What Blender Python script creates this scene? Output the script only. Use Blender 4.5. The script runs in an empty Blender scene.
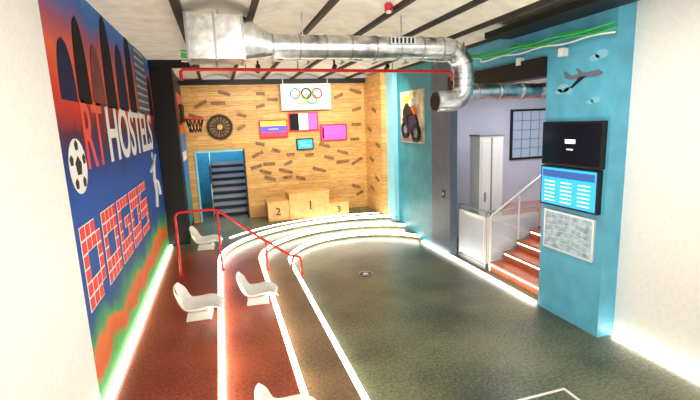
import bpy, bmesh, math, random
from mathutils import Vector, Matrix
random.seed(7)
D=bpy.data; S=bpy.context.scene
try:
    S.view_settings.view_transform='Standard'; S.view_settings.look='None'
except Exception as e: print(e)

# ---------------- materials ----------------
def mat(name,col,rough=.5,metal=0,emit=0,ecol=None,noise=0,nscale=20,bump=0,spec=None):
    m=D.materials.new(name); m.use_nodes=True; nt=m.node_tree; b=nt.nodes['Principled BSDF']
    b.inputs['Base Color'].default_value=(*col,1); b.inputs['Roughness'].default_value=rough
    b.inputs['Metallic'].default_value=metal
    if spec is not None: b.inputs['Specular IOR Level'].default_value=spec
    if emit:
        b.inputs['Emission Color'].default_value=(*(ecol or col),1); b.inputs['Emission Strength'].default_value=emit
    if noise or bump:
        tc=nt.nodes.new('ShaderNodeTexCoord'); n=nt.nodes.new('ShaderNodeTexNoise'); n.inputs['Scale'].default_value=nscale
        n.inputs['Detail'].default_value=6
        nt.links.new(tc.outputs['Object'],n.inputs['Vector'])
        if noise:
            r=nt.nodes.new('ShaderNodeValToRGB')
            r.color_ramp.elements[0].position=.3; r.color_ramp.elements[1].position=.7
            r.color_ramp.elements[0].color=(*[c*(1-noise) for c in col],1)
            r.color_ramp.elements[1].color=(*[min(1,c*(1+noise)) for c in col],1)
            nt.links.new(n.outputs['Fac'],r.inputs['Fac']); nt.links.new(r.outputs['Color'],b.inputs['Base Color'])
        if bump:
            bp=nt.nodes.new('ShaderNodeBump'); bp.inputs['Strength'].default_value=bump; bp.inputs['Distance'].default_value=.01
            nt.links.new(n.outputs['Fac'],bp.inputs['Height']); nt.links.new(bp.outputs['Normal'],b.inputs['Normal'])
    return m
def emat(name,col,e): return mat(name,col,.5,0,e)

WHITE=mat('white_paint',(.8,.8,.78),.5,noise=.04)
WHITEP=mat('white_plastic',(.78,.78,.75),.25)
MWHITE=mat('mural_white',(.78,.78,.76),.6)
LAV=mat('lavender_wall',(.55,.58,.68),.6,noise=.05,nscale=3)
BLUE=mat('sky_blue_paint',(.09,.39,.57),.5,noise=.16,nscale=4)
LBLUE=mat('light_blue_paint',(.26,.64,.82),.5,noise=.06,nscale=3)
TEAL=mat('teal_paint',(.03,.25,.33),.45,noise=.18,nscale=4)
SLATE=mat('slate_paint',(.08,.11,.155),.5,noise=.15,nscale=5)
BLACK=mat('black_paint',(.010,.009,.009),.5,spec=.3)
DKBR=mat('dark_beam',(.022,.015,.012),.6,noise=.3)
RED=mat('red_enamel',(.66,.012,.016),.3)
GREEN=mat('green_cable',(.04,.5,.09),.35)
STEEL=mat('galvanised_steel',(.60,.62,.64),.28,1,noise=.38,nscale=9)
STEEL2=mat('steel_seam',(.36,.38,.41),.35,1)
CREAM=mat('vault_plaster',(.86,.82,.72),.8,noise=.12,nscale=5)
LED=emat('led_strip',(1,.94,.80),15)
LEDW=emat('led_warm',(1,.88,.68),9)
NAVY=mat('navy',(.012,.018,.06),.5)
MAG=emat('screen_magenta',(.75,.08,.42),.8)
SBLK=mat('screen_black',(.01,.01,.015),.12)
SBLU=emat('screen_blue',(.02,.35,.75),1.0)
SWHT=emat('screen_white',(.85,.95,1),1.0)
YEL=mat('yellow',(.8,.55,.03),.5)
SKYB=mat('ring_blue',(.02,.2,.6),.5)
GRN=mat('ring_green',(.03,.4,.1),.5)
ORG=mat('orange',(.8,.2,.03),.5)
TAN=mat('brown_offcut',(.24,.12,.055),.55,noise=.4,nscale=15)
PODW=mat('podium_wood',(.58,.34,.12),.45,noise=.15,nscale=9)
STAIRW=mat('stair_wood',(.40,.095,.04),.4,noise=.2,nscale=8)
GREY=mat('grey_metal',(.3,.32,.35),.4,.6)
GLASS=mat('window_pane',(.25,.32,.4),.1,emit=.35,ecol=(.35,.45,.6))
PANE=mat('balustrade_glass',(.85,.93,.95),.05); PANE.node_tree.nodes['Principled BSDF'].inputs['Alpha'].default_value=.18

def wood_wall(name):
    m=D.materials.new(name); m.use_nodes=True; nt=m.node_tree; N=nt.nodes; L=nt.links; b=N['Principled BSDF']
    tc=N.new('ShaderNodeTexCoord'); sp=N.new('ShaderNodeSeparateXYZ'); L.new(tc.outputs['Object'],sp.inputs[0])
    ad=N.new('ShaderNodeMath'); L.new(sp.outputs['X'],ad.inputs[0]); L.new(sp.outputs['Y'],ad.inputs[1])
    cb=N.new('ShaderNodeCombineXYZ'); L.new(ad.outputs[0],cb.inputs['X']); L.new(sp.outputs['Z'],cb.inputs['Y'])
    br=N.new('ShaderNodeTexBrick'); L.new(cb.outputs[0],br.inputs['Vector'])
    br.inputs['Scale'].default_value=1; br.inputs['Brick Width'].default_value=1.7; br.inputs['Row Height'].default_value=.12
    br.inputs['Mortar Size'].default_value=.003; br.inputs['Color1'].default_value=(.76,.47,.18,1)
    br.inputs['Color2'].default_value=(.60,.34,.115,1); br.inputs['Mortar'].default_value=(.34,.17,.06,1)
    mp=N.new('ShaderNodeMapping'); mp.inputs['Scale'].default_value=(1.5,14,1); L.new(cb.outputs[0],mp.inputs['Vector'])
    n=N.new('ShaderNodeTexNoise'); n.inputs['Scale'].default_value=2.5; n.inputs['Detail'].default_value=8; L.new(mp.outputs[0],n.inputs['Vector'])
    r=N.new('ShaderNodeValToRGB'); r.color_ramp.elements[0].position=.35; r.color_ramp.elements[1].position=.65
    r.color_ramp.elements[0].color=(.76,.70,.62,1); r.color_ramp.elements[1].color=(1.12,1.1,1.0,1)
    L.new(n.outputs['Fac'],r.inputs['Fac'])
    mx=N.new('ShaderNodeMixRGB'); mx.blend_type='MULTIPLY'; mx.inputs['Fac'].default_value=1
    L.new(br.outputs['Color'],mx.inputs[1]); L.new(r.outputs['Color'],mx.inputs[2]); L.new(mx.outputs[0],b.inputs['Base Color'])
    b.inputs['Roughness'].default_value=.45
    return m
PINE=wood_wall('pine_planks')

def floor_mat(name,c1,c2,cred=None):
    m=D.materials.new(name); m.use_nodes=True; nt=m.node_tree; N=nt.nodes; L=nt.links; b=N['Principled BSDF']
    tc=N.new('ShaderNodeTexCoord')
    n=N.new('ShaderNodeTexNoise'); n.inputs['Scale'].default_value=30; n.inputs['Detail'].default_value=5; n.inputs['Roughness'].default_value=.75
    n2=N.new('ShaderNodeTexNoise'); n2.inputs['Scale'].default_value=1.1; n2.inputs['Detail'].default_value=6
    L.new(tc.outputs['Object'],n.inputs['Vector']); L.new(tc.outputs['Object'],n2.inputs['Vector'])
    a=N.new('ShaderNodeMath'); a.operation='MULTIPLY_ADD'; a.inputs[1].default_value=.65; L.new(n.outputs['Fac'],a.inputs[0])
    s=N.new('ShaderNodeMath'); s.operation='MULTIPLY'; s.inputs[1].default_value=.35; L.new(n2.outputs['Fac'],s.inputs[0]); L.new(s.outputs[0],a.inputs[2])
    r=N.new('ShaderNodeValToRGB'); r.color_ramp.elements[0].position=.43; r.color_ramp.elements[1].position=.57
    r.color_ramp.elements[0].color=(*c1,1); r.color_ramp.elements[1].color=(*c2,1); L.new(a.outputs[0],r.inputs['Fac'])
    out=r.outputs['Color']
    if cred:
        r2=N.new('ShaderNodeValToRGB'); r2.color_ramp.elements[0].position=.43; r2.color_ramp.elements[1].position=.57
        r2.color_ramp.elements[0].color=(*cred[0],1); r2.color_ramp.elements[1].color=(*cred[1],1); L.new(a.outputs[0],r2.inputs['Fac'])
        sp=N.new('ShaderNodeSeparateXYZ'); L.new(tc.outputs['Object'],sp.inputs[0])
        mr=N.new('ShaderNodeMapRange'); mr.inputs['From Min'].default_value=8.4; mr.inputs['From Max'].default_value=9.3; L.new(sp.outputs['Y'],mr.inputs['Value'])
        mx=N.new('ShaderNodeMixRGB'); L.new(mr.outputs[0],mx.inputs['Fac']); L.new(r2.outputs['Color'],mx.inputs[1]); L.new(out,mx.inputs[2]); out=mx.outputs[0]
    L.new(out,b.inputs['Base Color']); b.inputs['Roughness'].default_value=.36
    return m
G1=((.042,.054,.032),(.17,.178,.10))
FLOOR=floor_mat('resin_floor',*G1)
TIERR=floor_mat('red_tier',*G1,cred=((.18,.028,.014),(.40,.085,.035)))
TIERG=floor_mat('step_grey',*G1,cred=((.08,.055,.03),(.23,.14,.07)))

def mural_mat():
    m=D.materials.new('mural_paint'); m.use_nodes=True; nt=m.node_tree; N=nt.nodes; L=nt.links; b=N['Principled BSDF']
    tc=N.new('ShaderNodeTexCoord'); sp=N.new('ShaderNodeSeparateXYZ'); L.new(tc.outputs['Object'],sp.inputs[0])
    n=N.new('ShaderNodeTexNoise'); n.inputs['Scale'].default_value=1.6; n.inputs['Detail'].default_value=8; L.new(tc.outputs['Object'],n.inputs['Vector'])
    w=N.new('ShaderNodeMath'); w.operation='MULTIPLY_ADD'; w.inputs[1].default_value=.7; w.inputs[2].default_value=-.35; L.new(n.outputs['Fac'],w.inputs[0])
    a=N.new('ShaderNodeMath'); L.new(sp.outputs['Z'],a.inputs[0]); L.new(w.outputs[0],a.inputs[1])
    mr=N.new('ShaderNodeMapRange'); mr.inputs['From Min'].default_value=.3; mr.inputs['From Max'].default_value=4.8; L.new(a.outputs[0],mr.inputs['Value'])
    r=N.new('ShaderNodeValToRGB'); cr=r.color_ramp
    st=[(0,(.04,.30,.06)),(.055,(.06,.38,.08)),(.07,(.66,.10,.02)),(.11,(.70,.18,.04)),(.125,(.08,.34,.12)),(.165,(.015,.11,.20)),(.20,(.008,.065,.30)),(.40,(.008,.075,.36)),
        (.50,(.006,.028,.15)),(.55,(.07,.012,.035)),(.60,(.50,.03,.015)),(.67,(.66,.11,.04)),(.74,(.34,.08,.13)),(.80,(.03,.14,.44)),(1,(.12,.42,.78))]
    cr.elements[0].position=0; cr.elements[0].color=(*st[0][1],1); cr.elements[1].position=1; cr.elements[1].color=(*st[-1][1],1)
    for p,c in st[1:-1]:
        e=cr.elements.new(p); e.color=(*c,1)
    L.new(mr.outputs[0],r.inputs['Fac']); L.new(r.outputs['Color'],b.inputs['Base Color']); b.inputs['Roughness'].default_value=.65
    b.inputs['Specular IOR Level'].default_value=.25
    return m
MURAL=mural_mat()

# ---------------- mesh builder ----------------
class MB:
    def __init__(s): s.v=[];s.f=[];s.m=[];s.sm=[];s.mats=[]
    def mi(s,m):
        if m not in s.mats: s.mats.append(m)
        return s.mats.index(m)
    def add(s,vs,fs,m,sm=False):
        o=len(s.v); s.v+= [tuple(v) for v in vs]; k=s.mi(m)
        for f in fs: s.f.append([i+o for i in f]); s.m.append(k); s.sm.append(sm)
    def box(s,x0,x1,y0,y1,z0,z1,m):
        v=[(x,y,z) for z in(z0,z1) for y in(y0,y1) for x in(x0,x1)]
        s.add(v,[(0,2,3,1),(4,5,7,6),(0,1,5,4),(2,6,7,3),(0,4,6,2),(1,3,7,5)],m); return s
    def tube(s,path,r,m,n=14,cap=True,rs=None):
        P=[Vector(p) for p in path]; rings=[]; u=None
        for i,p in enumerate(P):
            t=(P[min(i+1,len(P)-1)]-P[max(i-1,0)]).normalized()
            if u is None:
                a=Vector((0,0,1)) if abs(t.z)<.9 else Vector((1,0,0)); u=t.cross(a).normalized()
            else: u=(u-t*u.dot(t)).normalized()
            w=t.cross(u); rr=rs[i] if rs else r
            rings.append([p+(u*math.cos(2*math.pi*k/n)+w*math.sin(2*math.pi*k/n))*rr for k in range(n)])
        vs=[q for R in rings for q in R]; fs=[]
        for i in range(len(P)-1):
            for k in range(n): fs.append((i*n+k,i*n+(k+1)%n,(i+1)*n+(k+1)%n,(i+1)*n+k))
        s.add(vs,fs,m,True)
        if cap: s.add(rings[0],[tuple(range(n-1,-1,-1))],m); s.add(rings[-1],[tuple(range(n))],m)
        return s
    def prism(s,pts,nrm,t,m):
        nrm=Vector(nrm); n=len(pts); a=[Vector(p) for p in pts]; b=[p+nrm*t for p in a]
        s.add(a+b,[tuple(range(n)),tuple(range(2*n-1,n-1,-1))]+[(i,(i+1)%n,n+(i+1)%n,n+i) for i in range(n)],m); return s
    def torus(s,c,ax1,ax2,R,r,m,n=28,k=8,a0=0,a1=2*math.pi):
        c=Vector(c);ax1=Vector(ax1);ax2=Vector(ax2)
        return s.tube([c+(ax1*math.cos(a0+(a1-a0)*i/n)+ax2*math.sin(a0+(a1-a0)*i/n))*R for i in range(n+1)],r,m,k)
    def build(s,name,parent=None,bevel=0):
        me=D.meshes.new(name); me.from_pydata(s.v,[],s.f)
        for m in s.mats: me.materials.append(m)
        for p,k,sm in zip(me.polygons,s.m,s.sm): p.material_index=k; p.use_smooth=sm
        bm=bmesh.new(); bm.from_mesh(me); bmesh.ops.recalc_face_normals(bm,faces=bm.faces); bm.to_mesh(me); bm.free()
        o=D.objects.new(name,me); S.collection.objects.link(o)
        if parent: o.parent=parent
        if bevel:
            b=o.modifiers.new('bevel','BEVEL'); b.width=bevel; b.segments=2; b.limit_method='ANGLE'
        return o
def text(s,org,ax,ay,size,stretch,m,name,parent,ext=.004,bold=0):
    c=D.curves.new(name,'FONT'); c.body=s; c.size=1; c.extrude=ext; c.offset=bold; c.align_x='LEFT'
    o=D.objects.new('tmp',c); S.collection.objects.link(o); bpy.context.view_layer.update()
    me=D.meshes.new_from_object(o.evaluated_get(bpy.context.evaluated_depsgraph_get())); D.objects.remove(o)
    ax=Vector(ax);ay=Vector(ay);nz=ax.cross(ay); org=Vector(org)
    for v in me.vertices:
        v.co=org+ax*(v.co.x*size*stretch)+ay*(v.co.y*size)+nz*v.co.z
    me.materials.clear(); me.materials.append(m)
    q=D.objects.new(name,me); S.collection.objects.link(q); q.parent=parent; return q
def arcpts(c,a,b,R,t0,t1,n=10):
    c=Vector(c);a=Vector(a);b=Vector(b)
    return [c+(a*math.cos(t0+(t1-t0)*i/n)+b*math.sin(t0+(t1-t0)*i/n))*R for i in range(n+1)]

XL=-1.19; YB=11.6; XR=4.2; ZC=3.9; Y0=-2.0
# ---------------- floor and tiers ----------------
MB().box(XL-.2,8.2,Y0,YB+3,-.2,0,FLOOR).build('floor')
tiers=[(1.11,1.5,0,.1,TIERG),(.55,1.95,.1,.2,TIERR),(-.19,2.4,.2,.3,TIERR)]
def curve(xk,ry,off=0,ys=8.0,xr=XR-.002,y0=Y0,a0=math.pi):
    rx=2.75-xk-off; ry=ry-off; pts=[]
    if y0 is not None: pts.append((2.75-rx,y0))
    aend=math.acos(min(1,(xr-2.75)/rx))
    n=48
    for i in range(n+1):
        a=a0+(aend-a0)*i/n; pts.append((2.75+rx*math.cos(a),ys+ry*math.sin(a)))
    return pts
for i,(xk,ry,z0,z1,m) in enumerate(tiers):
    c=curve(xk,ry); poly=c+[(XR-.002,YB-.002),(XL+.002,YB-.002),(XL+.002,Y0)]
    MB().prism([(x,y,z0) for x,y in poly],(0,0,1),z1-z0,m).build('seating_step' )
def led(c0,c1,z0,z1,name,m=LED):
    b=MB(); n=len(c0)
    v=[(x,y,z0) for x,y in c0]+[(x,y,z0) for x,y in c1]+[(x,y,z1) for x,y in c0]+[(x,y,z1) for x,y in c1]
    f=[]
    for i in range(n-1):
        f+=[(2*n+i,2*n+i+1,3*n+i+1,3*n+i),(i,i+1,2*n+i+1,2*n+i),(n+i,n+i+1,3*n+i+1,3*n+i),(i,i+1,n+i+1,n+i)]
    f+=[(0,n,3*n,2*n),(n-1,2*n-1,4*n-1,3*n-1)]
    b.add(v,f,m); return b.build(name)
for xk,ry,z0,z1,m in tiers:
    led(curve(xk,ry,.038,xr=4.17),curve(xk,ry,-.022,xr=4.17),z1-.04,z1+.006,'led_strip')
led(curve(-.6,2.72,.025,a0=math.pi*.8,y0=None,xr=3.9),curve(-.6,2.72,-.02,a0=math.pi*.8,y0=None,xr=3.9),.301,.31,'led_strip')
MB().box(XL+.01,XL+.06,Y0,9.4,.301,.335,LED).build('led_strip')
MB().box(XR-.06,XR-.005,7.34,8.5,.001,.03,LED).box(XR-.04,XR+.02,4.9,7.3,.001,.03,LED).build('led_strip')
MB().box(4.39,4.44,Y0,3.78,.001,.035,LED).build('led_strip')

# ---------------- walls ----------------
wl=MB().box(XL-.15,XL,3.9,9.6,.0,4.8,MURAL).build('wall_left')
MB().box(XL-.15,XL,Y0,3.9,0,4.8,WHITE).build('wall_left_plain')
MB().box(XL-.15,-.78,9.45,9.95,.3,4.8,BLACK).build('pillar_dark')
wl2=MB().box(XL-.15,-.80,9.95,YB,.3,ZC,NAVY).build('wall_left_rear')
MB().box(-.80,-.63,YB,YB+.15,.3,ZC,PINE).box(.61,XR,YB,YB+.15,0,ZC,PINE).box(-.63,.61,YB,YB+.15,2.14,ZC,PINE).build('wall_back')
MB().box(3.95,XR+.1,10.3,YB,.3,ZC,PINE).build('wall_right_wood')
MB().box(4.08,XR+.1,9.86,10.3,.0,ZC,LBLUE).build('wall_right_light_blue')
wt=MB().box(XR,XR+.15,8.09,9.86,0,ZC,TEAL).build('wall_right_teal')
ws=MB().box(XR,XR+.15,7.34,8.09,0,ZC,SLATE).build('wall_right_slate')
MB().box(XR,XR+.15,4.85,7.34,3.45,ZC,BLUE).build('wall_right_upper')
MB().box(XR-.06,XR+.2,4.85,7.34,3.2,3.45,BLACK).build('lintel_beam')
pl=MB().box(XR,XR+.55,3.82,4.85,0,ZC,BLUE).build('pillar_blue')
MB().box(4.45,4.6,Y0,3.82,0,ZC,WHITE).build('wall_right_white')
MB().box(-.8,3.95,YB-.14,YB,3.76,ZC-.02,BLACK).build('trim_header')
MB().box(3.75,4.19,Y0,5.6,3.80,3.88,BLACK).build('ceiling_beam')

cv=MB(); bx=[-.3+.75*i for i in range(8)]
for a,b in zip(bx[:-1],bx[1:]):
    n=10; vs=[];fs=[]
    for i in range(n+1):
        t=i/n; x=a+(b-a)*t; z=ZC+.10*math.sin(math.pi*t)
        vs+=[(x,Y0,z),(x,YB,z)]
    for i in range(n): fs.append((2*i,2*i+2,2*i+3,2*i+1))
    cv.add(vs,fs,CREAM,True)
cv.box(XL-.15,bx[-1],Y0,YB,4.05,4.1,CREAM)
cv.box(XL,-.3,9.6,YB,ZC,4.05,CREAM)
cv.build('ceiling')
jb=MB()
for x in bx: jb.box(x-.028,x+.028,Y0,YB,ZC-.04,ZC+.03,DKBR)
jb.build('ceiling_joists')
MB().box(XL-.15,-.26,Y0,9.6,4.8,4.9,BLACK).box(-.3,-.24,Y0,9.6,3.84,4.8,DKBR).box(XL,-.3,9.40,9.45,3.9,4.8,BLACK).build('ceiling_raised_bay')

# ---------------- rear doorway: stair hall ----------------
MB().box(-.629,-.59,YB-.03,YB+.14,.301,2.139,LBLUE).box(.57,.609,YB-.03,YB+.14,.301,2.139,DKBR).box(-.59,.57,YB-.03,YB+.14,2.09,2.139,LBLUE).build('door_1')
MB().box(-.9,-.8,YB+.16,14.5,0,3.4,LBLUE).build('wall_hall_left')
MB().box(.8,.9,YB+.16,14.5,0,3.4,LBLUE).build('wall_hall_right')
MB().box(-.9,.9,14.5,14.6,0,3.4,BLUE).build('wall_hall_back')
MB().box(-.9,.9,YB+.16,14.6,3.4,3.5,WHITE).build('ceiling_hall')
MB().box(-.8,.8,YB,14.5,.2,.3,FLOOR).build('floor_hall')
st=MB()
for i in range(8):
    st.box(-.30,.66,12.1+.24*i,12.1+.24*(i+1)+.02,.3+.17*i+.09,.3+.17*(i+1),GREY)
    st.box(-.30,.66,12.12+.24*i,12.14+.24*i,.3,.3+.17*(i+1)-.03,NAVY)
st.box(-.33,-.30,12.1,14.0,.3,1.7,NAVY)
st.tube([(-.31,12.1,.3),(-.31,12.1,1.2),(-.31,14.0,2.5)],.02,STEEL2,8); st.build('rear_staircase')

# ---------------- mural content ----------------
tw=MB(); X1=XL+.002
RDK=mat('tower_red',(.13,.015,.02),.6,noise=.4,nscale=6); AG=mat('tower_grey',(.07,.09,.13),.6,noise=.4,nscale=8)
NV2=mat('tower_navy',(.01,.015,.05),.8,spec=.2); BK2=mat('tower_black',(.006,.006,.01),.8,spec=.2)
for (yc,w,h,c) in [(4.30,.42,3.50,NV2),(4.78,.40,3.78,BK2),(5.32,.46,3.62,RDK),(5.9,.50,4.05,BK2),(6.6,.58,3.85,NV2),(7.3,.5,4.2,BK2),(8.3,1.15,4.40,AG),(9.12,.4,3.7,BK2)]:
    z0=2.98; pts=[]
    N_=14
    for i in range(N_+1):
        t=i/N_; pts.append((X1,yc+w/2*math.sqrt(max(0,1-t**2.6)),z0+(h-z0)*t))
    for i in range(N_-1,-1,-1):
        t=i/N_; pts.append((X1,yc-w/2*math.sqrt(max(0,1-t**2.6)),z0+(h-z0)*t))
    tw.prism(pts,(1,0,0),.004,c)
LG=mat('tower_lattice',(.5,.55,.62),.5)
for k in range(11):
    z=3.06+k*.115; t=(z-2.98)/1.42; hw=.53*math.sqrt(max(0,1-t**2.6)); tw.box(X1+.004,X1+.007,8.3-hw,8.3+hw,z,z+.035,LG)
for k in range(7): tw.box(X1+.007,X1+.009,7.86+k*.145,7.885+k*.145,3.0,4.1 if 0<k<6 else 3.75,AG)
tw.build('mural_towers',wl)
text('HOSTELS',(X1,5.42,2.38),(0,1,0),(0,0,1),.90,.93,MWHITE,'mural_lettering_white',wl,bold=.014)
text('RT',(X1,4.5,2.38),(0,1,0),(0,0,1),.90,.72,RED,'mural_lettering_red',wl,bold=.014)
bl=MB(); bl.prism(arcpts((X1,4.25,2.42),(0,1,0),(0,0,1),.24,0,2*math.pi*23/24,23),(1,0,0),.004,MWHITE)
bl.prism(arcpts((X1+.004,4.25,2.42),(0,1,0),(0,0,1),.09,.3,.3+2*math.pi*4/5,4),(1,0,0),.003,BLACK)
for k in range(5):
    a=.3+2*math.pi*k/5; bl.prism(arcpts((X1+.004,4.25+.18*math.cos(a),2.42+.18*math.sin(a)),(0,1,0),(0,0,1),.05,a,a+2*math.pi*4/5,4),(1,0,0),.003,BLACK)
bl.build('mural_football',wl)
F={'O':['1111','1111','1001','1001','1111','1111'],'S':['1111','1000','1111','1111','0001','1111'],'G':['1111','1000','1011','1001','1111','1111'],'D':['1110','1111','1001','1001','1111','1110']}
px=MB(); yy=4.0; RB=mat('mural_red_block',(.72,.02,.02),.6)
for ch in 'DOGOS':
    for r,row in enumerate(F[ch]):
        for c,v in enumerate(row):
            if v=='1':
                a=yy+c*.15; z=1.92-r*.125
                px.box(X1,X1+.003,a,a+.15,z-.125,z,MWHITE); px.box(X1+.003,X1+.006,a+.014,a+.136,z-.115,z-.01,RB)
    yy+=.70
px.build('mural_pixel_lettering',wl)
at=MB(); pth=lambda L_,r:at.tube([(X1+.01,y,z) for y,z in L_],r,MWHITE,6)
pth([(8.3,1.35),(8.45,1.6),(8.35,1.85),(8.5,2.1)],.03); pth([(8.35,1.85),(8.75,1.75),(8.9,1.5)],.03); pth([(8.1,2.0),(8.5,2.1),(8.8,2.25)],.025)
at.prism(arcpts((X1,8.52,2.25),(0,1,0),(0,0,1),.07,0,2*math.pi*11/12,11),(1,0,0),.005,MWHITE)
at.build('mural_athlete',wl)
ms=MB(); X2=-.798
ms.box(X2,X2+.003,10.0,11.5,2.6,3.5,RED).box(X2,X2+.003,10.0,11.5,1.5,2.6,SKYB).box(X2+.003,X2+.005,10.2,11.3,2.0,2.2,WHITE).box(X2+.003,X2+.005,10.2,11.0,2.8,2.95,BLACK)
ms.box(X2,X2+.003,10.0,11.5,.5,1.5,TEAL); ms.build('mural_rear_strip',wl2)

# ---------------- ventilation duct ----------------
d=MB(); YD=5.0; zc=3.56
d.box(-.22,.34,YD-.22,YD+.22,3.40,3.83,STEEL)
for x in(-.22,.05,.33): d.box(x-.012,x+.012,YD-.235,YD+.235,3.385,3.845,STEEL2)
n=24; sq=[];ci=[]
for k in range(n):
    a=2*math.pi*k/n; c,s_=math.cos(a),math.sin(a); q=max(abs(c),abs(s_))
    sq.append((.34,YD+.22*c/q,3.615+.215*s_/q)); ci.append((.65,YD+.13*c,zc+.13*s_))
d.add(sq+ci,[(k,(k+1)%n,n+(k+1)%n,n+k) for k in range(n)],STEEL,True)
R=.13
d.tube([(.65,YD,zc),(2.75,YD,zc)]+[tuple(p) for p in arcpts((2.75,YD,zc-.3),(0,0,1),(1,0,0),.3,0,math.pi/2,10)][1:]+[(3.05,YD,3.12)],R,STEEL,24)
for x in(.65,.95,1.25,1.55,1.85,2.15,2.45,2.72): d.tube([(x-.01,YD,zc),(x+.01,YD,zc)],R+.008,STEEL2,24)
for t in(.25,.5,.75,1):
    a=t*math.pi/2; c=Vector((2.75+.3*math.sin(a),YD,zc-.3+.3*math.cos(a))); tg=Vector((math.cos(a),0,-math.sin(a)))
    d.tube([c-tg*.01,c+tg*.01],R+.008,STEEL2,24)
for t in(.0,.45): d.tube([(3.05,YD,3.2-t*.2),(3.05,YD,3.18-t*.2)],R+.008,STEEL2,24)
d.tube([(3.05,YD,3.14)]+[tuple(p) for p in arcpts((2.87,YD,3.10),(1,0,0),(0,0,-1),.18,0,math.pi/2,8)]+[(2.66,YD,2.92)],R,STEEL,24)
d.tube([(2.66,YD,2.92),(2.64,YD,2.92)],R+.012,STEEL2,24); d.tube([(2.645,YD,2.92),(2.635,YD,2.92)],R-.02,BLACK,24)
d.tube([(3.05,5.02,3.03),(5.6,5.12,3.03)],.10,STEEL,20)
for x in(3.25,3.6,3.95,4.3): d.tube([(x-.01,5.03,3.03),(x+.01,5.03,3.03)],.108,STEEL2,20)
d.box(2.0,2.32,YD-.15,YD-.11,3.58,3.66,STEEL2)
for k in range(6): d.box(2.02+k*.05,2.045+k*.05,YD-.156,YD-.15,3.59,3.65,BLACK)
for x in(.1,1.0,2.2): d.box(x-.006,x+.006,YD-.006,YD+.006,3.65,3.93,STEEL2)
d.build('ventilation_duct')

p=MB(); p.tube([(-.42,6.5,3.36),(-.42,6.5,3.48),(-.38,6.5,3.51),(3.7,6.5,3.46),(3.75,6.5,3.42),(3.75,6.5,3.32)],.024,RED,12)
for x in(.45,1.2,2.7,3.45): p.tube([(x,6.5,3.5),(x,6.5,3.865)],.008,GREY,6)
p.build('sprinkler_pipe')
g=MB()
for k,(dz,dy) in enumerate([(0,0),(.04,.05),(-.035,-.04),(.02,-.06),(.06,0)]):
    path=[]
    for i in range(60):
        t=i/59; x=-.38+4.45*t; path.append((x,6.25+dy+.03*math.sin(9*t+k),3.63+dz+.02*math.sin(23*t+k*2)))
    for i in range(1,40):
        t=i/39; path.append((4.07-dy*.5,6.25-2.5*t,3.61-.04*t+dz+.012*math.sin(19*t+k*1.7)))
    g.tube(path,.011,GREEN if k!=2 else WHITE,8)
for i in range(9): g.box(-.2+i*.5,-.18+i*.5,6.15,6.35,3.55,3.565,GREY); g.box(-.2+i*.5,-.18+i*.5,6.24,6.26,3.565,3.88,GREY)
g.build('green_cable_run')
a=MB(); a.tube([(1.86,4.55,3.93),(1.86,4.55,3.86)],.045,RED,16).tube([(1.86,4.55,3.86),(1.86,4.55,3.84)],.03,WHITE,16); a.build('fire_alarm')

# ---------------- back wall objects ----------------
def screen(name,x0,x1,z0,z1,frame,parts,y=YB-.001):
    b=MB(); b.box(x0,x1,y-.06,y,z0,z1,frame); w=x1-x0-.06;h=z1-z0-.06
    for (a0,a1,b0,b1,m) in parts:
        b.box(x0+.03+w*a0,x0+.03+w*a1,y-.066,y-.06,z0+.03+h*b0,z0+.03+h*b1,m)
    return b.build(name)
EY=emat('scr_yellow',(.9,.65,.05),.8);EB=emat('scr_indigo',(.10,.06,.50),.8);ER=emat('scr_red',(.8,.03,.06),.8);EC=emat('scr_cream',(.9,.85,.6),.9)
screen('wall_screen',1.03,1.76,2.38,2.85,RED,[(0,1,.7,1,EY),(0,1,.3,.7,EB),(0,1,0,.3,ER),(.3,.7,.46,.54,SWHT)])
screen('wall_screen',1.80,2.60,2.53,3.02,RED,[(0,.33,0,1,SBLK),(.33,.66,0,1,EC),(.66,1,0,1,MAG)])
screen('wall_screen',2.65,3.40,2.23,2.68,RED,[(0,1,0,1,MAG),(.02,.1,.1,.9,SBLK),(.2,.5,.4,.6,emat('scr_pink',(.9,.35,.6),.9))])
screen('monitor',1.98,2.44,2.03,2.33,BLACK,[(0,1,0,1,SBLU),(.15,.85,.3,.45,SWHT),(.15,.6,.6,.75,SWHT)])
b=MB(); b.box(1.63,2.95,YB-.18,YB-.145,3.08,3.75,WHITEP)
for cx,cz,m in[(2.0,3.5,SKYB),(2.29,3.5,BLACK),(2.58,3.5,RED),(2.145,3.36,YEL),(2.435,3.36,GRN)]:
    b.torus((cx,YB-.185,cz),(1,0,0),(0,0,1),.125,.020,m,24,6)
for x in(1.7,2.88): b.box(x-.01,x+.01,YB-.16,YB-.14,3.7,3.87,GREY)
b.build('olympic_rings_banner')
ro=MB(); ro.tube([(.05,YB-.04,2.72),(.05,YB-.001,2.72)],.33,TAN,32).torus((.05,YB-.045,2.72),(1,0,0),(0,0,1),.28,.03,DKBR,28,6)
for k in range(8):
    t=math.pi*k/8; dx,dz=math.cos(t)*.26,math.sin(t)*.26; ro.tube([(.05-dx,YB-.05,2.72-dz),(.05+dx,YB-.05,2.72+dz)],.014,DKBR,6)
ro.tube([(.05,YB-.08,2.72),(.05,YB-.04,2.72)],.07,PODW,16); ro.build('round_wood_emblem')
occ=[(1.0,1.8,2.3,2.9),(1.78,2.63,2.5,3.05),(2.62,3.45,2.2,2.72),(1.95,2.48,2,2.36),(1.6,3,3.05,3.8),(-.35,.42,2.3,3.1),(-.7,.7,.3,2.25),(.9,3.3,.3,1.2)]
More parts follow.
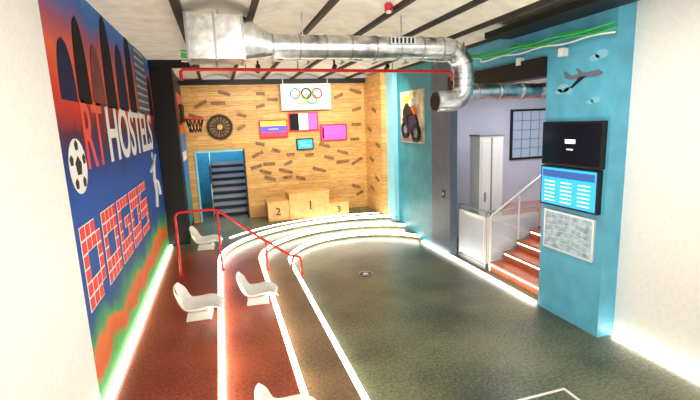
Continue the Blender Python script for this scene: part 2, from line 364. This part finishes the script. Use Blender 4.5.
def plaque(of,cx,cz,ln,ang,fn,nr):
    h=.042; c,s_=math.cos(ang),math.sin(ang)
    of.prism([fn(cx+c*u*ln/2-s_*v*h, cz+s_*u*ln/2+c*v*h) for u,v in((-1,-1),(1,-1),(1,1),(-1,1))],nr,.02,TAN)
of=MB(); cnt=0
for _ in range(600):
    cx=random.uniform(-.6,3.75);cz=random.uniform(.6,3.6)
    if any(a-.15<cx<b_+.15 and c-.05<cz<d_+.05 for a,b_,c,d_ in occ): continue
    occ.append((cx-.18,cx+.18,cz-.10,cz+.10)); plaque(of,cx,cz,random.uniform(.22,.38),random.choice([-.3,0,.05,.25,.4,.5]),lambda u,v:(u,YB-.001,v),(0,-1,0)); cnt+=1
    if cnt>34: break
of.build('wood_offcut_decor')
of=MB()
for cy,cz in[(10.7,1.2),(11.1,1.7),(10.6,2.1),(11.2,2.5),(10.8,3.0),(11.1,.9)]: plaque(of,cy,cz,.28,.3,lambda u,v:(3.949,u,v),(-1,0,0))
of.build('wood_offcut_decor')
h=MB(); h.box(-.78,-.72,10.35,10.95,2.85,3.25,BLACK).box(-.79,-.77,10.38,10.92,2.88,3.22,WHITE).torus((-.50,10.65,2.92),(1,0,0),(0,1,0),.2,.018,RED,24,8).box(-.73,-.66,10.6,10.7,2.88,2.96,RED)
for k in range(12):
    t=2*math.pi*k/12; t2=t+.5; h.tube([(-.50+.2*math.cos(t),10.65+.2*math.sin(t),2.92),(-.50+.12*math.cos(t2),10.65+.12*math.sin(t2),2.62)],.008,BLACK,5)
    h.tube([(-.50+.2*math.cos(t2),10.65+.2*math.sin(t2),2.92),(-.50+.12*math.cos(t),10.65+.12*math.sin(t),2.62)],.008,BLACK,5)
h.build('basketball_hoop')
po=MB(); PY0,PY1=10.80,11.4; z0=.301
po.box(1.02,1.57,PY0,PY1,z0,.80,PODW).box(1.57,2.62,PY0-.03,PY1,z0,.97,PODW).box(2.62,3.15,PY0,PY1,z0,.63,PODW)
po.box(1.0,1.57,PY0-.02,PY1,.80,.825,PINE).box(1.55,2.64,PY0-.05,PY1,.97,.995,PINE).box(2.62,3.17,PY0-.02,PY1,.63,.655,PINE)
pod=po.build('winners_podium',bevel=.006)
NUM=mat('podium_number',(.06,.03,.015),.6)
text('2',(1.21,PY0-.004,.46),(1,0,0),(0,0,1),.27,1,NUM,'number_2',pod,bold=.015)
text('1',(2.03,PY0-.034,.54),(1,0,0),(0,0,1),.32,1,NUM,'number_1',pod,bold=.015)
text('3',(2.82,PY0-.004,.39),(1,0,0),(0,0,1),.23,1,NUM,'number_3',pod,bold=.015)

# ---------------- bucket seats ----------------
SH=WHITEP
def seat(cx,cy,z,rot=0,sc=1):
    prof=[(.29,.10,.17),(.27,.145,.20),(.18,.145,.225),(.06,.12,.24),(-.06,.11,.245),(-.15,.125,.245),(-.21,.18,.24),(-.245,.26,.235),(-.27,.34,.22),(-.285,.42,.19),(-.29,.47,.13)]
    bm=bmesh.new(); rows=[]; nn=10
    for i,(x,zz,w) in enumerate(prof):
        a=prof[max(0,i-1)];b_=prof[min(len(prof)-1,i+1)]; tx,tz=b_[0]-a[0],b_[1]-a[1]; l=math.hypot(tx,tz); nx,nz=tz/l,-tx/l
        if nz<0 and abs(nz)>.2 : nx,nz=-nx,-nz
        if nx<0 and i>5: nx,nz=-nx,-nz
        row=[]
        for j in range(nn+1):
            t=-1+2*j/nn; e=.085*abs(t)**3*(1 if 1<i<9 else .4)
            row.append(bm.verts.new((x+nx*e,w*t,zz+nz*e)))
        rows.append(row)
    for i in range(len(rows)-1):
        for j in range(nn):
            if i==8 and 4<=j<=5: continue
            bm.faces.new((rows[i][j],rows[i][j+1],rows[i+1][j+1],rows[i+1][j]))
    for f in bm.faces: f.smooth=True
    bmesh.ops.recalc_face_normals(bm,faces=bm.faces)
    e=D.objects.new('bucket_seat',None); S.collection.objects.link(e); e.location=(cx,cy,z+.001); e.rotation_euler=(0,0,rot); e.scale=(sc,sc,sc)
    me=D.meshes.new('shell'); bm.to_mesh(me); bm.free(); me.materials.append(SH); o=D.objects.new('shell',me); S.collection.objects.link(o); o.parent=e
    m=o.modifiers.new('s','SOLIDIFY'); m.thickness=.018; m=o.modifiers.new('ss','SUBSURF'); m.levels=1; m.render_levels=2
    q=MB()
    vs=[(-.16,-.15,0),(.17,-.15,0),(.17,.15,0),(-.16,.15,0),(-.13,-.12,.115),(.14,-.12,.115),(.14,.12,.115),(-.13,.12,.115)]
    q.add(vs,[(3,2,1,0),(4,5,6,7),(0,1,5,4),(1,2,6,5),(2,3,7,6),(3,0,4,7)],SH); q.build('base',e,bevel=.015)
seat(-.44,8.95,.3,-.1); seat(-.44,5.6,.3,-.08,.97); seat(.33,6.05,.2,-.1,.95); seat(.335,3.22,.2,-.12,.86)

# ---------------- red handrail ----------------
r=MB(); YH=7.4
r.tube([(-.80,YH,.301),(-.80,YH,1.30),(-.76,YH,1.36),(-.70,YH,1.37),(-.22,YH,1.37),(-.12,YH,1.34),(.49,YH,.83),(1.02,YH,.42),(1.10,YH,.40),(1.20,YH,.36),(1.22,YH,.28),(1.22,YH,.001)],.022,RED,12)
r.tube([(-.14,YH,.301),(-.14,YH,1.36)],.018,RED,10).tube([(.62,YH,.201),(.62,YH,.73)],.018,RED,10)
r.tube([(1.10,YH,.40),(1.05,YH-.08,.36),(1.03,YH-.1,.25),(1.03,YH-.1,.2)],.018,RED,10)
for x,z in((-.8,.301),(-.14,.301),(.62,.201),(1.22,.001)): r.tube([(x,YH,z),(x,YH,z+.012)],.045,RED,14)
r.build('red_handrail')

# ---------------- right wall objects ----------------
XS=XR-.001
t=MB(); t.box(XS-.07,XS,3.86,4.80,2.06,2.61,BLACK).box(XS-.074,XS-.07,3.88,4.78,2.085,2.59,SBLK)
t.box(XS-.077,XS-.074,4.24,4.40,2.34,2.39,SWHT).box(XS-.077,XS-.074,4.27,4.37,2.26,2.275,SWHT); t.build('television')
t=MB(); t.box(XS-.07,XS,3.88,4.80,1.52,2.04,BLACK).box(XS-.074,XS-.07,3.90,4.78,1.545,2.02,SBLU)
t.box(XS-.077,XS-.074,3.92,4.76,1.90,1.99,emat('scr_navy',(.02,.08,.3),.8))
for k in range(6):
    for c in range(3): t.box(XS-.077,XS-.074,3.98+c*.28,4.16+c*.28,1.585+k*.05,1.597+k*.05,SWHT)
t.build('television')
PST=mat('poster_art',(.32,.45,.56),.35,noise=.5,nscale=12)
t=MB(); t.box(XS-.03,XS,3.93,4.76,.92,1.45,mat('poster_frame',(.62,.66,.7),.3,.3)).box(XS-.033,XS-.03,3.96,4.73,.95,1.42,PST)
for k in range(5): t.tube([(XS-.034,3.98+k*.02,1.0+k*.08),(XS-.034,4.3,1.05+k*.08),(XS-.034,4.7,.99+k*.085)],.004,WHITE,5)
t.build('framed_poster')
a=MB(); X3=XR-.004
def pp(L_,m,dx=0): a.prism([(X3-dx,y,z) for y,z in L_],(1,0,0),.003,m)
yc,zz=4.25,3.12; GP=mat('plane_grey',(.12,.15,.2),.5)
pp([(yc-.28,zz+.03),(yc-.22,zz+.065),(yc+.18,zz+.04),(yc+.27,zz+.10),(yc+.31,zz+.10),(yc+.28,zz+.02),(yc+.2,zz-.01),(yc-.2,zz-.01),(yc-.27,zz+.005)],GP)
pp([(yc-.05,zz+.01),(yc+.05,zz+.01),(yc+.2,zz-.11),(yc+.15,zz-.11)],BLACK,.003); pp([(yc-.02,zz+.045),(yc+.06,zz+.045),(yc+.12,zz+.12),(yc+.09,zz+.12)],GP,.003)
CL=mat('cloud_paint',(.20,.50,.65),.6)
for (cy,cz,rr) in[(4.55,3.02,.10),(4.47,2.98,.08),(4.63,2.98,.07),(4.0,3.35,.09),(4.1,3.32,.07),(4.05,2.85,.07),(4.13,2.83,.05)]:
    a.prism(arcpts((X3+.002,cy,cz),(0,1,0),(0,0,.55),rr,0,2*math.pi*15/16,15),(1,0,0),.001,CL)
a.build('painted_aeroplane',pl)
m_=MB(); XA=XR-.03; 
PB=mat('art_backing',(.62,.52,.36),.5,noise=.5,nscale=5)
m_.box(XA,XR-.001,8.4,9.6,2.2,3.35,PB)
def q(L_,m,dx): m_.prism([(XA-dx,y,z) for y,z in L_],(1,0,0),dx,m)
m_.prism(arcpts((XA-.004,9.15,3.0),(0,1,0),(0,0,1),.25,0,2*math.pi*19/20,19),(1,0,0),.004,YEL)
q([(8.42,2.22),(9.58,2.22),(9.58,2.38),(9.0,2.30),(8.42,2.36)],GREY,.006)
for cy,cz in((9.25,2.5),(8.72,2.42)):
    m_.torus((XA-.03,cy,cz),(0,1,0),(0,0,1),.17,.04,BLACK,24,8); m_.torus((XA-.03,cy,cz),(0,1,0),(0,0,1),.09,.012,GREY,20,6)
    for k in range(3):
        t_=k*math.pi/3; m_.tube([(XA-.03,cy-.09*math.cos(t_),cz-.09*math.sin(t_)),(XA-.03,cy+.09*math.cos(t_),cz+.09*math.sin(t_))],.01,GREY,6)
q([(8.62,2.62),(8.75,2.85),(9.0,2.88),(9.35,2.78),(9.42,2.7),(9.1,2.62),(9.05,2.42),(8.85,2.42)],NAVY,.05)
q([(8.75,2.84),(8.88,3.0),(9.15,3.08),(9.32,2.92),(9.3,2.8),(9.15,2.6),(9.05,2.62),(9.1,2.8)],BLACK,.07)
q([(8.86,2.95),(8.72,2.82),(8.68,2.86),(8.84,3.03)],ORG,.08)
m_.prism(arcpts((XA-.09,8.86,3.08),(0,1,0),(0,0,1),.09,0,2*math.pi*13/14,13),(1,0,0),.08,WHITEP)
m_.build('motorcycle_racer_artwork')
MB().box(XR-.012,XR-.001,7.55,7.65,1.15,1.3,BLACK).box(XR-.014,XR-.012,7.57,7.63,1.2,1.26,GREY).build('wall_switch')
for i,(x,y) in enumerate([(.825,8.6),(2.325,8.6),(3.45,8.6)]):
    s_=MB(); s_.tube([(x,y,3.96),(x,y,3.80)],.02,BLACK,10).tube([(x,y-.05,3.82),(x,y+.1,3.74)],.045,BLACK,16); s_.build('added_spot_housing')  # invented housings, added to carry the spots that light the back wall
for x,y in((4.12,5.3),(4.12,4.5)):
    MB().box(x,XR-.001,y,y+.08,3.40,3.50,WHITEP).build('junction_box')

# ---------------- side room ----------------
MB().box(4.35,8.0,8.5,8.65,0,3.3,LAV).build('wall_side_back')
MB().box(8.0,8.15,4.5,8.65,0,3.3,LAV).build('wall_side_far')
MB().box(4.75,8.0,4.5,4.65,0,3.3,LAV).build('wall_side_near')
MB().box(4.35,8.15,4.5,8.65,3.3,3.4,WHITE).build('ceiling_side')
MB().box(5.52,8.0,4.65,8.5,0,.68,STAIRW).build('floor_landing')
s_=MB()
for i in range(4):
    x=4.42+.27*i; s_.box(x,5.515,4.9,6.3,.17*i,.17*(i+1)-.03,STAIRW); s_.box(x-.02,5.515,4.9,6.3,.17*(i+1)-.03,.17*(i+1),STAIRW)
    s_.box(x-.012,x-.001,4.92,6.28,.17*(i+1)-.055,.17*(i+1)-.034,LEDW)
s_.build('entrance_steps')
s_=MB()
s_.tube([(4.42,6.33,0),(4.42,6.33,.98),(4.46,6.33,1.02),(5.55,6.33,1.7),(7.6,6.33,1.7)],.022,WHITEP,10)
for x in(5.0,5.5,6.5,7.5): 
    zb=.68 if x>5.5 else 0; s_.tube([(x,6.33,zb),(x,6.33,min(1.7,1.02+(x-4.46)*.624))],.016,WHITEP,8)
s_.prism([(4.46,6.327,.12),(5.5,6.327,.78),(5.5,6.327,1.6),(4.46,6.327,.95)],(0,1,0),.008,PANE)
s_.prism([(5.54,6.327,.76),(7.5,6.327,.76),(7.5,6.327,1.6),(5.54,6.327,1.6)],(0,1,0),.008,PANE)
s_.build('stair_railing')
l=MB(); l.box(4.38,5.5,6.42,7.32,0,.08,GREY)
for (x0,x1,y0,y1) in((4.38,4.42,6.42,7.32),(4.42,5.5,6.42,6.46)):
    l.box(x0,x1,y0,y1,.1,.95,WHITEP)
l.box(4.372,4.38,6.5,7.24,.2,.88,LAV).box(4.46,5.46,6.412,6.42,.2,.88,LAV)
l.tube([(4.40,7.32,0),(4.40,7.32,1.05),(4.40,6.44,1.05),(5.5,6.44,1.05),(5.5,6.44,0)],.022,GREY,10)
l.tube([(4.40,6.44,0),(4.40,6.44,1.05)],.022,GREY,10)
l.build('platform_lift')
l=MB(); l.box(4.95,5.5,7.5,7.85,0,2.33,WHITEP).box(5.0,5.21,7.49,7.5,.2,2.25,WHITE).box(5.24,5.46,7.49,7.5,.2,2.25,WHITE)
l.box(5.21,5.24,7.485,7.5,.1,2.3,GREY).box(4.93,5.51,7.48,7.87,2.33,2.36,GREY).box(5.06,5.1,7.48,7.49,1.0,1.2,GREY)
l.build('lift_mast_cabinet',bevel=.008)
w=MB(); w.box(6.4,7.45,8.46,8.5,1.7,2.85,BLACK).box(6.45,7.4,8.455,8.46,1.75,2.8,GLASS)
for k in range(1,4): w.box(6.45+.2375*k-.01,6.45+.2375*k+.01,8.45,8.455,1.75,2.8,GREY)
for k in range(1,5): w.box(6.45,7.4,8.45,8.455,1.75+.21*k-.008,1.75+.21*k+.008,GREY)
w.build('window_1')

# ---------------- floor details ----------------
f=MB(); f.tube([(2.32,7.04,.001),(2.32,7.04,.006)],.13,BLACK,28); f.torus((2.32,7.04,.006),(1,0,0),(0,1,0),.118,.004,WHITE,28,5)
f.prism(arcpts((2.32,7.04,.006),(1,0,0),(0,1,0),.06,.3,.3+2*math.pi*4/5,4),(0,0,1),.003,WHITEP); f.build('floor_medallion')
f=MB(); f.box(2.2,3.09,3.12,3.15,.001,.004,WHITEP).box(3.06,3.09,2.2,3.12,.001,.004,WHITEP).box(2.2,2.23,2.2,3.12,.001,.004,WHITEP).box(2.23,3.06,2.2,2.23,.001,.004,WHITEP).build('floor_hatch_frame')

# ---------------- lights ----------------
def area(name,loc,rot,sx,sy,e,col=(1,1,1)):
    l=D.lights.new(name,'AREA'); l.shape='RECTANGLE'; l.size=sx;l.size_y=sy;l.energy=e;l.color=col
    o=D.objects.new(name,l); o.location=loc;o.rotation_euler=rot; S.collection.objects.link(o)
area('added_fill_front',(1.8,1.6,3.8),(math.radians(25),0,0),3.5,1.2,75,(1,.95,.84))  # added overhead fill, kept above the frame; not a known fixture
area('added_fill_mid',(1.9,3.4,3.83),(0,0,0),3,.8,45,(1,.95,.84))  # second added fill, over the middle of the floor and out of view
area('added_ceiling_fill',(1.6,.6,2.0),(math.radians(155),0,0),2.5,.6,75,(1,.97,.88))  # unseen fill aimed upwards, added to brighten the vaults
area('side_room_light',(6.2,6.6,3.27),(0,0,0),2,1.5,65,(.95,.97,1))
area('stair_hall_light',(0,13.3,3.35),(0,0,0),.8,1.2,40,(.7,.9,1))
for i,(x,y) in enumerate([(.825,8.72),(2.325,8.72),(3.45,8.72)]):
    l=D.lights.new('spot','SPOT'); l.energy=210; l.spot_size=math.radians(130); l.spot_blend=.9; l.shadow_soft_size=.05; l.color=(1,.90,.70)
    o=D.objects.new('added_back_spot',l); o.location=(x,y,3.7); S.collection.objects.link(o)  # spots added to brighten the rear of the room
    o.rotation_euler=(Vector((x,11.5,1.3))-Vector((x,y,3.7))).to_track_quat('-Z','Y').to_euler()
w=D.worlds.new('world'); S.world=w; w.use_nodes=True; bg=w.node_tree.nodes['Background']; bg.inputs[0].default_value=(1,.96,.90,1); bg.inputs[1].default_value=.5

# ---------------- camera ----------------
c=D.cameras.new('camera'); c.lens=430/700*36; c.sensor_width=36; c.clip_start=.05
o=D.objects.new('camera',c); S.collection.objects.link(o); S.camera=o
fw=Vector((-132,-72,430)).normalized(); dn=Vector((96,0,430)); dn.y=(132*96*-1+430*430)/72; dn.normalize(); rt=dn.cross(fw)
cx=Vector((rt.x,fw.x,-dn.x)); cyd=Vector((rt.y,fw.y,-dn.y)); cf=Vector((rt.z,fw.z,-dn.z))
M=Matrix((cx,-cyd,-cf)).transposed().to_4x4(); M.translation=(0,0,2.7); o.matrix_world=M
